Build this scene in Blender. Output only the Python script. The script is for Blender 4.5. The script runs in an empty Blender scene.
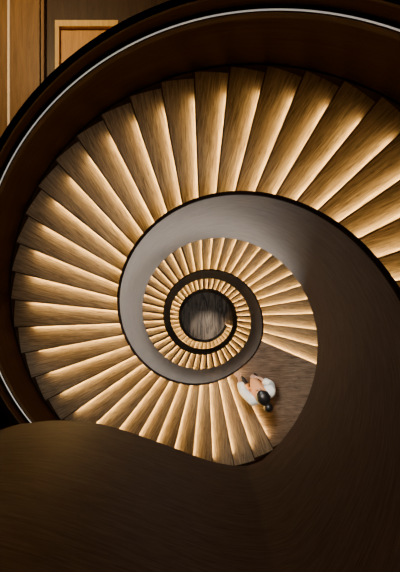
import bpy, bmesh, math, random
from mathutils import Vector, Matrix
random.seed(4)
C = bpy.context.scene.collection
F = 444.0; RI = 0.90; RO = 2.70
STEP = 8.2; H1 = 0.1276; H2 = 0.1260; N1 = 46; N2 = 88
TH0 = -80.0; TH1 = TH0 + N1*STEP; TH2 = 337.0; TH3 = TH2 + N2*STEP
D0 = 2.156; DL = D0 + (N1+1)*H1; DB = DL + (N2+1)*H2
ZC = DB                      # camera height above the lowest floor (z = 0)
R = math.radians

# ---------------- materials
def new_mat(name):
    m = bpy.data.materials.new(name); m.use_nodes = True
    return m, m.node_tree.nodes, m.node_tree.links, m.node_tree.nodes['Principled BSDF']
def wood(name, c1, c2, scale=(1.2, 22, 22), coord='Object', rough=0.45, detail=6, lo=.32, hi=.68, spec=.3, bump=.12, dist=1.2):
    m, N, L, b = new_mat(name)
    tc = N.new('ShaderNodeTexCoord'); mp = N.new('ShaderNodeMapping'); mp.inputs['Scale'].default_value = scale
    oi = N.new('ShaderNodeObjectInfo'); mul = N.new('ShaderNodeVectorMath'); mul.operation = 'MULTIPLY_ADD'
    cx = N.new('ShaderNodeCombineXYZ')
    for k in range(3): L.new(oi.outputs['Random'], cx.inputs[k])
    mul.inputs[1].default_value = (37, 53, 19)
    L.new(cx.outputs[0], mul.inputs[0]); L.new(tc.outputs[coord], mul.inputs[2])
    L.new(mul.outputs[0], mp.inputs[0])
    n1 = N.new('ShaderNodeTexNoise'); n1.inputs['Scale'].default_value = 1.6; n1.inputs['Detail'].default_value = detail
    n1.inputs['Distortion'].default_value = dist; n1.inputs['Roughness'].default_value = 0.68
    L.new(mp.outputs[0], n1.inputs['Vector'])
    r = N.new('ShaderNodeValToRGB'); r.color_ramp.elements[0].position = lo; r.color_ramp.elements[1].position = hi
    r.color_ramp.elements[0].color = (*c1, 1); r.color_ramp.elements[1].color = (*c2, 1)
    L.new(n1.outputs['Fac'], r.inputs[0])
    L.new(r.outputs[0], b.inputs['Base Color'])
    if bump:
        bp = N.new('ShaderNodeBump'); bp.inputs['Strength'].default_value = bump; bp.inputs['Distance'].default_value = 0.003
        L.new(n1.outputs['Fac'], bp.inputs['Height']); L.new(bp.outputs[0], b.inputs['Normal'])
    b.inputs['Roughness'].default_value = rough; b.inputs['Specular IOR Level'].default_value = spec
    return m
def plain(name, col, rough=0.6, metal=0.0, emis=None, es=0):
    m, N, L, b = new_mat(name)
    n = N.new('ShaderNodeTexNoise'); n.inputs['Scale'].default_value = 25
    r = N.new('ShaderNodeValToRGB')
    r.color_ramp.elements[0].color = (*[c*0.85 for c in col], 1); r.color_ramp.elements[1].color = (*[min(1, c*1.12) for c in col], 1)
    L.new(n.outputs['Fac'], r.inputs[0]); L.new(r.outputs[0], b.inputs['Base Color'])
    b.inputs['Roughness'].default_value = rough; b.inputs['Metallic'].default_value = metal
    if emis: b.inputs['Emission Color'].default_value = (*emis, 1); b.inputs['Emission Strength'].default_value = es
    return m
M_tread = wood('oak_tread', (0.085, 0.058, 0.036), (0.46, 0.355, 0.235), (2.4, 34, 34), rough=.55, spec=.10, detail=12, dist=.9, lo=.31, hi=.69)
M_edge_shade = wood('edge_shade_brown', (0.035, 0.020, 0.011), (0.07, 0.042, 0.024), (1.6, 22, 22), rough=.6, spec=.1)  # dark colour standing in for the shade between steps
M_riser = wood('oak_riser', (0.08, 0.05, 0.025), (0.15, 0.09, 0.05), spec=.1)
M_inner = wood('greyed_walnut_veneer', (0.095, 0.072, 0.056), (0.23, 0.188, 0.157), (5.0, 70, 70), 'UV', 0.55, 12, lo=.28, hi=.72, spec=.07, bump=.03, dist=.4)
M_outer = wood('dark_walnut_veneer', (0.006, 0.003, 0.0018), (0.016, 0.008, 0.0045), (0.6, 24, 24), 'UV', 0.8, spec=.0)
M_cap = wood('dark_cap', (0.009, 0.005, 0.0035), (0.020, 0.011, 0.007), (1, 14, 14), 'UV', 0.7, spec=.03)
M_land = wood('landing_wood', (0.10, 0.066, 0.043), (0.36, 0.265, 0.19), (2, 18, 18), spec=.1)
M_floor = wood('lobby_floor_wood', (0.03, 0.02, 0.014), (0.50, 0.38, 0.28), (4, 0.5, 5), lo=.38, hi=.62)
M_hall = wood('hall_floor_wood', (0.03, 0.016, 0.009), (0.06, 0.034, 0.02), (9, 0.8, 5))
M_pan = wood('panel_oak', (0.16, 0.085, 0.028), (0.30, 0.17, 0.06), (12, 0.9, 5))
M_amber = wood('amber_oak', (0.42, 0.20, 0.035), (0.66, 0.35, 0.07), (12, 0.9, 5))
M_gold = wood('golden_oak', (0.66, 0.40, 0.10), (0.88, 0.60, 0.18), (12, 0.9, 5))
M_led = plain('warm_led', (1, .7, .4), emis=(1.0, 0.64, 0.21), es=118)
M_line = plain('white_line', (.8, .78, .74), 0.3, 0.0, (1.0, 0.93, 0.84), .36)  # pale line along the handrail, slightly emissive
M_brass = plain('brass_added_glow', (.75, .55, .3), 0.35, 0.6, (1, .72, .38), .3)  # brass strip's brightness put in as emission; it is no lamp

# ---------------- helpers
def link(name, me, m, parent=None):
    me.materials.append(m); o = bpy.data.objects.new(name, me); C.objects.link(o)
    if parent: o.parent = parent
    return o
def from_data(name, vs, fs, m, parent=None, uvs=None, smooth=False):
    me = bpy.data.meshes.new(name); me.from_pydata(vs, [], fs); me.update()
    if uvs:
        uv = me.uv_layers.new(name='UVMap')
        for lp in me.loops: uv.data[lp.index].uv = uvs[lp.vertex_index]
    bm = bmesh.new(); bm.from_mesh(me); bmesh.ops.recalc_face_normals(bm, faces=bm.faces); bm.to_mesh(me); bm.free()
    if smooth:
        for p in me.polygons: p.use_smooth = True
        try: me.set_sharp_from_angle(angle=R(35))
        except Exception: pass
    return link(name, me, m, parent)
def box(bm, x0, x1, y0, y1, z0, z1):
    r = bmesh.ops.create_cube(bm, size=1)
    bmesh.ops.scale(bm, vec=(x1-x0, y1-y0, z1-z0), verts=r['verts'])
    bmesh.ops.translate(bm, vec=((x0+x1)/2, (y0+y1)/2, (z0+z1)/2), verts=r['verts'])
def bm_obj(name, bm, m, parent=None, bevel=0):
    if bevel: bmesh.ops.bevel(bm, geom=bm.edges[:], offset=bevel, segments=2, affect='EDGES')
    me = bpy.data.meshes.new(name); bm.to_mesh(me); bm.free()
    return link(name, me, m, parent)
def empty(name, loc=(0, 0, 0), rz=0):
    o = bpy.data.objects.new(name, None); C.objects.link(o); o.location = loc; o.rotation_euler = (0, 0, rz); o.empty_display_size = .1
    return o
def tag(o, label, cat, group=None):
    o['label'] = label; o['category'] = cat
    if group: o['group'] = group

# ---------------- stair line: depth below camera of the walking line
def dline0(t):
    if t < TH0: return D0
    if t < TH1: return D0 + H1*0.5 + (t-TH0)/STEP*H1
    if t < TH2: return DL
    return min(DB, DL + H2*0.5 + (t-TH2)/STEP*H2)
def dline(t):
    return sum(dline0(t+k) for k in range(-12, 13, 2))/13.0

stair = empty('spiral_staircase')
tag(stair, 'long oak spiral staircase with glowing treads winding down around an open well', 'staircase')

# treads ------------------------------------------------------------
TI = RI+.012
def wedge(bm, a0, a1, r0, r1, z0, z1, n=4, over=0.0):
    def ring(z):
        vs = []
        for r in (r0, r1):
            row = []
            for k in range(n+1):
                a = R(a0 + (a1-a0)*k/n)
                p = Vector((r*math.cos(a), r*math.sin(a), z))
                if k == n and over: p += Vector((-math.sin(a), math.cos(a), 0))*over
                row.append(bm.verts.new(p))
            vs.append(row)
        return vs
    b = ring(z0); t = ring(z1)
    for k in range(n):
        bm.faces.new((t[0][k], t[1][k], t[1][k+1], t[0][k+1]))
        bm.faces.new((b[0][k+1], b[1][k+1], b[1][k], b[0][k]))
        bm.faces.new((b[1][k], b[1][k+1], t[1][k+1], t[1][k]))
        bm.faces.new((b[0][k+1], b[0][k], t[0][k], t[0][k+1]))
    bm.faces.new((b[0][0], b[1][0], t[1][0], t[0][0]))
    bm.faces.new((b[1][n], b[0][n], t[0][n], t[1][n]))
def tread_mesh():
    bm = bmesh.new(); wedge(bm, -0.5, STEP, TI, RO, -0.03, 0, 4, 0.006)
    me = bpy.data.meshes.new('tread'); bm.to_mesh(me); bm.free(); me.materials.append(M_tread); return me
def bar_mesh(name, z0, z1, o0, o1, r0, r1, mat):
    bm = bmesh.new()
    a = R(STEP); n = Vector((-math.sin(a), math.cos(a), 0)); d = Vector((math.cos(a), math.sin(a), 0))
    vs = []
    for z in (z0, z1):
        for r, o in ((r0, o0), (r1, o0), (r1, o1), (r0, o1)):
            p = d*r + n*o; vs.append(bm.verts.new((p.x, p.y, z)))
    for f in ((0,1,2,3), (4,5,6,7), (0,1,5,4), (1,2,6,5), (2,3,7,6), (3,0,4,7)): bm.faces.new([vs[i] for i in f])
    bmesh.ops.recalc_face_normals(bm, faces=bm.faces)
    me = bpy.data.meshes.new(name); bm.to_mesh(me); bm.free(); me.materials.append(mat); return me
def riser_mesh(h):
    bm = bmesh.new(); wedge(bm, STEP-.45, STEP, TI, RO, -h, -0.03, 1)
    me = bpy.data.meshes.new('riser'); bm.to_mesh(me); bm.free(); me.materials.append(M_riser); return me
TM = tread_mesh(); RM1 = riser_mesh(H1); RM2 = riser_mesh(H2)
SM = bar_mesh('light_strip', -.096, -.089, 0, .014, RI+.04, RO-.26, M_led)
NM = bar_mesh('edge_shade', -.032, .001, .006, .024, TI, RO, M_edge_shade)
NM2 = bar_mesh('edge_shade', -.032, .001, -.020, .026, TI, RO, M_edge_shade)  # wider painted shade strip for the lower treads
HID = 8; LOW = 62
def put_step(a, depth, rm, nm_=None):
    t = bpy.data.objects.new('tread', TM); C.objects.link(t); t.parent = stair
    t.location = (0, 0, ZC-depth); t.rotation_euler = (0, 0, R(a))
    for nm, me in (('riser', rm), ('light_strip', SM), ('edge_shade', nm_ or NM)):
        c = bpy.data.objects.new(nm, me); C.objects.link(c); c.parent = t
def flight(name, lst, rm, nmesh):
    bm = bmesh.new(); bl = bmesh.new(); bn = bmesh.new()
    for a, d in lst:
        for src, dst in ((TM, bm), (rm, bm), (SM, bl), (nmesh, bn)):
            tmp = bmesh.new(); tmp.from_mesh(src)
            bmesh.ops.transform(tmp, matrix=Matrix.Translation((0, 0, ZC-d)) @ Matrix.Rotation(R(a), 4, 'Z'), verts=tmp.verts)
            me = bpy.data.meshes.new('t'); tmp.to_mesh(me); tmp.free(); dst.from_mesh(me)
    up = bm_obj(name, bm, M_tread, stair); up['kind'] = 'stuff'
    bm_obj('light_strip', bl, M_led, up); bm_obj('edge_shade', bn, M_edge_shade, up)
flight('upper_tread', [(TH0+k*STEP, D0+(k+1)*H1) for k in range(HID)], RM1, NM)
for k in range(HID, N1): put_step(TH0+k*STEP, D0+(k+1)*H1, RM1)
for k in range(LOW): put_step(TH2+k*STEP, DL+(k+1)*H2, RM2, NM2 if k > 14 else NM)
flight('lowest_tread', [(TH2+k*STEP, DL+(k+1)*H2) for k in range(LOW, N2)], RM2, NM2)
# half landing
bm = bmesh.new(); wedge(bm, TH1-.5, TH2, TI, RO, -0.06, 0, 16, 0.022)
bmesh.ops.translate(bm, vec=(0, 0, ZC-DL), verts=bm.verts)
ld = bm_obj('landing', bm, M_land, stair)
bm = bmesh.new(); wedge(bm, TH2-.45, TH2, TI, RO, -H2, -0.06, 1)
bmesh.ops.translate(bm, vec=(0, 0, ZC-DL), verts=bm.verts); bm_obj('riser', bm, M_riser, ld)
ls = bpy.data.objects.new('light_strip', SM); C.objects.link(ls); ls.parent = ld
ls.location = (0, 0, ZC-DL); ls.rotation_euler = (0, 0, R(TH2-STEP))

# swept walls ---------------------------------------------------------
def sweep(name, pts, mat, parent, smooth=True):
    vs = []; fs = []; uv = []; u = 0; prev = None
    for (p, n, o0, o1, zt, zb) in pts:
        if prev is not None: u += (Vector(p)-prev).length
        prev = Vector(p)
        a = Vector(p)+n*o0; b = Vector(p)+n*o1
        for q, z in ((a, zt), (b, zt), (b, zb), (a, zb)):
            vs.append((q.x, q.y, z))
        h = zt-zb
        uv += [(u, h), (u, h+abs(o1-o0)), (u, abs(o1-o0)), (u, 0)]
    n = len(pts)
    for k in range(n-1):
        for j in range(4):
            j2 = (j+1) % 4
            fs.append((4*k+j, 4*k+j2, 4*k+4+j2, 4*k+4+j))
    fs.append((0, 1, 2, 3)); e = 4*(n-1); fs.append((e+3, e+2, e+1, e))
    return from_data(name, vs, fs, mat, parent, uv, smooth)
PL = [(-3.4, -1.75), (-2.6, -1.25), (-1.9, -.90), (-1.2, -.655), (-1.02, -.614), (-.85, -.60), (-.67, -.61), (-.50, -.65), (-.32, -.71), (-.117, -.785), (.06, -.845)]
def catmull(P, n=8):
    out = []
    for i in range(1, len(P)-2):
        a, b, c, d = [Vector(q) for q in P[i-1:i+3]]
        for k in range(n):
            t = k/n
            out.append(0.5*((2*b)+(c-a)*t+(2*a-5*b+4*c-d)*t*t+(3*b-a-3*c+d)*t**3))
    return out
TS = -74.0
P2 = [(-4.2, -2.3)] + PL + [(RI*math.cos(R(a)), RI*math.sin(R(a))) for a in (-74, -64)]
flat = catmull(P2)
plan = [(q.x, q.y, None) for q in flat]
t = TS
while t <= TH3+4: plan.append((RI*math.cos(R(t)), RI*math.sin(R(t)), t)); t += 2.0
BH = 1.52
def inner_pts(o0, o1, ft, fb):
    pts = []
    for i, (x, y, th) in enumerate(plan):
        if th is None:
            a = plan[max(0, i-1)]; b = plan[i+1]; tx, ty = b[0]-a[0], b[1]-a[1]; l = math.hypot(tx, ty); n = Vector((ty/l, -tx/l, 0))
            w = min(1.0, max(0.0, (x+.3)/.55)); d = D0*(1-w)+dline(TS)*w
        else:
            n = Vector((math.cos(R(th)), math.sin(R(th)), 0)); d = dline(th)
        pts.append((Vector((x, y, 0)), n, o0, o1, ft(d), fb(d)))
    return pts
def botd(d): return max(0.0, ZC - max(d+.20, 2.60))
bal = sweep('inner_balustrade', inner_pts(0, .022, lambda d: ZC-d+BH-.02, botd), M_inner, stair)
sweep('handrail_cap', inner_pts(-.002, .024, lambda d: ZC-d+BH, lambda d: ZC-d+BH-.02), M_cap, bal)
def outer_pts(r0, r1, up, lo, t0=TH0, t1=TH3):
    pts = []; t = t0
    while t <= t1+.01:
        n = Vector((math.cos(R(t)), math.sin(R(t)), 0)); d = dline(t)
        pts.append((n*r0, n, 0, r1-r0, ZC-d+up, max(0.0, ZC-d+lo))); t += 2.0
    return pts
OH = 1.13
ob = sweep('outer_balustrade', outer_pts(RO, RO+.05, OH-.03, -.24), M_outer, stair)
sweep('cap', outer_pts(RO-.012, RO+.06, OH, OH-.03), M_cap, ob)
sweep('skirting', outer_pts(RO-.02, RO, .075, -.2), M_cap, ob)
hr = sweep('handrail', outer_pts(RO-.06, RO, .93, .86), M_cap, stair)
sweep('rail_line', outer_pts(RO-.046, RO-.035, .938, .93), M_line, hr)
# soffit
vs = []; fs = []; uv = []; t = TH0; i = 0
while t <= TH3:
    z = ZC-dline(t)-.20
    z = max(z, .01)
    c, s = math.cos(R(t)), math.sin(R(t))
    vs += [((RI+.02)*c, (RI+.02)*s, z), ((RO)*c, (RO)*s, z), ((RO)*c, (RO)*s, z-.02), ((RI+.02)*c, (RI+.02)*s, z-.02)]
    uv += [(i*.05, 0), (i*.05, 1.7), (i*.05, 1.7), (i*.05, 0)]
    if i:
        b = 4*i; a = b-4
        for j in range(4): fs.append((a+j, a+(j+1) % 4, b+(j+1) % 4, b+j))
    i += 1; t += 2.0
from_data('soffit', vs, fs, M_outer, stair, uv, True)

# ---------------- setting
def struct(o): o['kind'] = 'structure'; return o
edge = [(x+.0, y) for (x, y, th) in plan if th is None and x < .10]
poly = []
for i, (x, y) in enumerate(edge):
    a = edge[max(0, i-1)]; b = edge[min(len(edge)-1, i+1)]; tx, ty = b[0]-a[0], b[1]-a[1]; l = math.hypot(tx, ty)
    poly.append((x+ty/l*.02, y-tx/l*.02))
a = R(TH0); poly += [((RI+.02)*math.cos(a), (RI+.02)*math.sin(a)), (4.6*math.cos(a), 4.6*math.sin(a)), (-4.2, -4.6)]
bm = bmesh.new()
f = bm.faces.new([bm.verts.new((x, y, ZC-D0)) for x, y in poly])
r = bmesh.ops.extrude_face_region(bm, geom=[f]); bmesh.ops.translate(bm, vec=(0, 0, -.40), verts=[v for v in r['geom'] if isinstance(v, bmesh.types.BMVert)])
bmesh.ops.recalc_face_normals(bm, faces=bm.faces)
bmesh.ops.triangulate(bm, faces=[f for f in bm.faces if len(f.verts) > 4])
struct(bm_obj('floor.002', bm, M_hall))
bm = bmesh.new(); bmesh.ops.create_circle(bm, cap_ends=True, segments=96, radius=5)
r = bmesh.ops.extrude_face_region(bm, geom=bm.faces[:]); bmesh.ops.translate(bm, vec=(0, 0, -.2), verts=[v for v in r['geom'] if isinstance(v, bmesh.types.BMVert)])
bmesh.ops.recalc_face_normals(bm, faces=bm.faces)
struct(bm_obj('floor', bm, M_floor))
HD = 6.0
n = 96; vs = []; fs = []
for k in range(n):
    a = 2*math.pi*k/n; c, s = math.cos(a), math.sin(a); q = 6.0/max(abs(c), abs(s))
    for z in (ZC-HD, ZC-HD-.3):
        vs += [(2.78*c, 2.78*s, z), (q*c, q*s, z)]
for k in range(n):
    a = 4*k; b = 4*((k+1) % n)
    fs += [(a, a+1, b+1, b), (a+2, b+2, b+3, a+3), (a, b, b+2, a+2), (a+1, a+3, b+3, b+1)]
struct(from_data('floor.001', vs, fs, M_hall))
hz = ZC-HD
def px(x, y, d): s = F/d; return ((x-205)/s, (318-y)/s)
def panel_thing(x0, y0, x1, y1, h, name, label, cat):
    ax, ay = px(x0, y1, HD-h); bx_, by = px(x1, y0, HD-h)
    r = empty(name, ((ax+bx_)/2, (ay+by)/2, hz)); tag(r, label, cat)
    return r, (bx_-ax)/2, (by-ay)/2
r, w, l = panel_thing(-26, -20, 44, 150, .08, 'floor_panel', 'wide brown oak boards with a thin brass strip in the upper left corner', 'panel')
bm = bmesh.new(); box(bm, -w, w*.0-.02, -l, l, 0, .08); bm_obj('board', bm, M_pan, r, .004)
bm = bmesh.new(); box(bm, w*.0+.01, w-.06, -l, l, 0, .08); bm_obj('board', bm, M_pan, r, .004)
bm = bmesh.new(); box(bm, w-.04, w, -l, l, 0, .085); bm_obj('edge_strip', bm, M_pan, r, .004)
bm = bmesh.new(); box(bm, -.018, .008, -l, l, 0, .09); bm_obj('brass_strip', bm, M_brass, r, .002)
r, w, l = panel_thing(55, 20, 118, 78, .20, 'display_plinth', 'low golden oak plinth with raised rim just outside the curved balustrade', 'plinth')
bm = bmesh.new(); box(bm, -w+.02, w-.02, -l+.02, l-.02, 0, .14); bm_obj('inset_board', bm, M_amber, r, .004)
bm = bmesh.new()
for (a, b, c, d) in ((-w, w, l-.08, l), (-w, w, -l, -l+.09), (-w, -w+.05, -l+.09, l-.08), (w-.06, w, -l+.09, l-.08)): box(bm, a, b, c, d, 0, .20)
bm_obj('rim', bm, M_gold, r)

# ---------------- person
M_skin = plain('skin', (.62, .36, .24), .5); M_shirt = plain('white_shirt', (.92, .89, .85), .85)
M_peach = plain('peach_wrap', (.80, .34, .13), .85)
M_trs = plain('peach_trousers', (.72, .34, .18), .85); M_hair = plain('black_hair', (.008, .007, .007), .4)
M_shoe = plain('dark_shoes', (.03, .02, .02), .5); M_eye = plain('eye', (.03, .02, .015), .2)
ps = empty('person', (.870, -1.200, ZC-DL), R(28)); ps.scale = (1.0, 1.08, 1.03)
tag(ps, 'person in white top with peach wrap, black hair in a bun, standing on the landing', 'person')
def skin(name, chains, m, parent, lv=2):
    vs = []; es = []; rad = []; roots = []
    for ch in chains:
        last = None
        for it in ch:
            if isinstance(it, int): last = it; continue
            p, r = it; vs.append(p); rad.append(r if isinstance(r, tuple) else (r, r))
            i = len(vs)-1
            if last is not None: es.append((last, i))
            else: roots.append(i)
            last = i
    me = bpy.data.meshes.new(name); me.from_pydata(vs, es, []); me.update()
    o = link(name, me, m, parent)
    md = o.modifiers.new('skin', 'SKIN'); md.use_smooth_shade = True
    for i, r in enumerate(rad): me.skin_vertices[0].data[i].radius = r
    for i in range(len(vs)): me.skin_vertices[0].data[i].use_root = (i in roots)
    s = o.modifiers.new('sub', 'SUBSURF'); s.levels = lv; s.render_levels = lv
    return o
def V(*a): return Vector(a)
def hand(palm0, d, side, curl):
    ch = []
    d = d.normalized(); side = side.normalized()
    for k, ln in enumerate((.068, .076, .070, .055)):
        b = palm0 + side*(.027-.018*k)
        p1 = b+d*.045; p2 = p1+d*ln*.45+curl*ln*.12; p3 = p2+d*ln*.35+curl*ln*.35
        ch.append([(b, .009), (p1, .0085), (p2, .008), (p3, .0065)])
    b = palm0+side*.022-d*.02
    ch.append([(b, .011), (b+side*.03+d*.02, .010), (b+side*.045+d*.05, .008)])
    return ch
Ls = V(-.165, .03, 1.37); Le = V(-.225, .18, 1.17); Lw = V(-.185, .34, 1.20); Lh = V(-.18, .375, 1.215)
Rs = V(.165, .03, 1.37); Re = V(.225, .04, 1.11); Rw = V(.12, .20, 1.12); Rh = V(.085, .235, 1.13)
body = [
 [(V(0, 0, .93), (.13, .10)), (V(0, .0, 1.08), (.115, .085)), (V(0, .01, 1.25), (.13, .095)), (V(0, .02, 1.38), (.10, .075)), (V(0, .03, 1.45), (.05, .05)),
  (V(0, .055, 1.50), (.055, .062)), (V(0, .075, 1.56), (.075, .088)), (V(0, .075, 1.62), (.072, .088)), (V(0, .07, 1.655), (.045, .055))],
 [3, (Ls, .052), (Le, .038), (Lw, .024), (Lh, (.036, .018)), (Lh+V(0, .035, .008), (.034, .013))],
 [3, (Rs, .052), (Re, .038), (Rw, .024), (Rh, (.036, .018)), (Rh+V(-.025, .025, .004), (.034, .013))],
 [0, (V(-.09, 0, .86), .085), (V(-.10, .05, .48), .055), (V(-.10, .0, .10), .036), (V(-.11, .02, .045), .036), (V(-.12, .14, .03), .028)],
 [0, (V(.09, 0, .86), .085), (V(.10, .02, .48), .055), (V(.10, -.06, .10), .036), (V(.11, -.04, .045), .036), (V(.13, .08, .03), .028)],
 [(V(0, .15, 1.575), .012), (V(0, .178, 1.56), .011)],
 [(V(-.075, .07, 1.565), .012), (V(-.088, .06, 1.575), .014)], [(V(.075, .07, 1.565), .012), (V(.088, .06, 1.575), .014)],
]
body += hand(Lh+V(0, .02, .005), V(0.05, 1, .15), V(1, 0, 0), V(0, 0, -1))
body += hand(Rh+V(-.01, .01, 0), V(-.7, .7, .1), V(-.4, -.4, .8), V(-.5, -.6, 0))
skin('body', body, M_skin, ps)
def ell(bm, c, s, u=16, v=12):
    r = bmesh.ops.create_uvsphere(bm, u_segments=u, v_segments=v, radius=1)
    bmesh.ops.scale(bm, vec=s, verts=r['verts']); bmesh.ops.translate(bm, vec=c, verts=r['verts']); return r['verts']
bm = bmesh.new()
vv = ell(bm, (0, .045, 1.605), (.104, .120, .098), 20, 14)
for v in vv:
    if v.co.y > .10 and v.co.z < 1.63: v.co.y = .10
ell(bm, (0, -.115, 1.60), (.066, .068, .060)); ell(bm, (0, -.01, 1.53), (.068, .06, .075))
h = bm_obj('hair', bm, M_hair, ps)
for p in h.data.polygons: p.use_smooth = True
for s in (-1, 1):
    bm = bmesh.new(); ell(bm, (s*.03, .153, 1.59), (.012, .008, .008), 10, 8); bm_obj('eye', bm, M_eye, ps)
bm = bmesh.new(); ell(bm, (0, .152, 1.53), (.022, .008, .007), 10, 8); bm_obj('mouth', bm, plain('lips', (.45, .12, .1), .5), ps)
skin('shirt', [[(V(0, .0, .90), (.165, .13)), (V(0, .0, 1.08), (.15, .125)), (V(0, .01, 1.25), (.165, .135)), (V(0, .015, 1.375), (.13, .10)), (V(0, .022, 1.43), (.068, .065))],
  [3, (Ls, .082), (Ls.lerp(Le, .55), .075), (Ls.lerp(Le, .95), .068), (Le.lerp(Lw, .85), .056)], [3, (Rs, .082), (Rs.lerp(Re, .55), .075), (Rs.lerp(Re, .95), .068), (Re.lerp(Rw, .8), .056)]], M_shirt, ps)
skin('wrap', [[(V(-.08, -.01, 1.43), .03), (V(-.085, .09, 1.41), .045), (V(-.03, .18, 1.35), .075), (V(.02, .21, 1.27), (.095, .06)), (V(.02, .20, 1.12), (.09, .045))],
  [2, (V(.06, .10, 1.41), .04), (V(.08, .0, 1.43), .03), (V(.03, -.07, 1.44), .03)]], M_peach, ps)
skin('trousers', [[(V(0, 0, .93), (.148, .112)), (V(0, 0, .90), (.15, .115))],
  [0, (V(-.09, 0, .84), .10), (V(-.10, .05, .48), .075), (V(-.10, .0, .12), .06)],
  [0, (V(.09, 0, .84), .10), (V(.10, .02, .48), .075), (V(.10, -.06, .12), .06)]], M_trs, ps)
for q, y in ((-.115, .0), (.115, -.06)):
    bm = bmesh.new(); vv = ell(bm, (q, y+.07, .048), (.046, .135, .048))
    for v in vv:
        if v.co.z < .004: v.co.z = 0.0
        if v.co.y > y+.1 : v.co.z *= .8
    o = bm_obj('shoe', bm, M_shoe, ps)
    for p in o.data.polygons: p.use_smooth = True

# ---------------- lights
def look(o, tgt):
    o.rotation_euler = (Vector(tgt)-o.location).to_track_quat('-Z', 'Y').to_euler()
def area(name, loc, tgt, size, power, col):
    l = bpy.data.lights.new(name, 'AREA'); l.size = size; l.energy = power; l.color = col; l.shape = 'DISK'
    o = bpy.data.objects.new(name, l); C.objects.link(o); o.location = loc; look(o, tgt); return o
def spot(name, loc, tgt, ang, power, col, rad=.3):
    l = bpy.data.lights.new(name, 'SPOT'); l.spot_size = R(ang); l.spot_blend = 1; l.energy = power; l.color = col; l.shadow_soft_size = rad
    o = bpy.data.objects.new(name, l); C.objects.link(o); o.location = loc; look(o, tgt); return o
spot('band_fill_spot', (.45, -.45, ZC+.4), (-.5, .55, ZC-5.2), 40, 500, (1, .99, .97), .25)  # added spot from above, brightens the inner balustrade band
area('well_fill', (.42, -.44, ZC-4.3), (-.55, .45, ZC-4.7), .3, 54, (.95, .99, 1.0))  # unseen fill floating in the well, lifts the grey balustrade face
area('lower_well_fill', (.35, .10, ZC-5.6), (-.50, -.45, ZC-6.8), .25, 26, (.95, .99, 1.0))  # another added fill, for the balustrade face at lower left
area('side_well_fill', (-.55, -.20, ZC-3.0), (.80, .35, ZC-3.7), .25, 2.4, (1, .80, .64))  # weak added fill for the right-hand balustrade, no fixture there
area('overhead_fill', (-0.9, 1.3, ZC+1.6), (-.9, -1.2, ZC-2.2), 1.0, 13, (1, .46, .24))  # added reddish fill above the camera, warms the near balustrade
spot('hall_fill', (-2.6, 4.8, ZC-2.5), (-2.2, 3.9, ZC-6), 90, 500, (1, .66, .30), .1)  # invented source, added to brighten the corner panels
spot('landing_fill', (.50, -.50, ZC-4.2), (1.1, -1.15, ZC-8), 58, 330, (1, .88, .74), .1)  # added spot for the landing and person, no fitting behind it
spot('lobby_fill', (-.3, .4, ZC-15), (.15, -.5, 0), 24, 560, (1, .86, .7), .1)  # unseen spot added to brighten the floor of the well
w = bpy.data.worlds.new('World'); bpy.context.scene.world = w; w.use_nodes = True
w.node_tree.nodes['Background'].inputs[0].default_value = (.9, .5, .32, 1); w.node_tree.nodes['Background'].inputs[1].default_value = .003

cam = bpy.data.cameras.new('Camera'); co = bpy.data.objects.new('Camera', cam); C.objects.link(co)
co.location = (0, 0, ZC); co.rotation_euler = (0, 0, 0)
cam.sensor_fit = 'AUTO'; cam.sensor_width = 36; cam.lens = F/572*36
cam.shift_x = -5/572; cam.shift_y = 32/572; cam.clip_start = .02
bpy.context.scene.camera = co
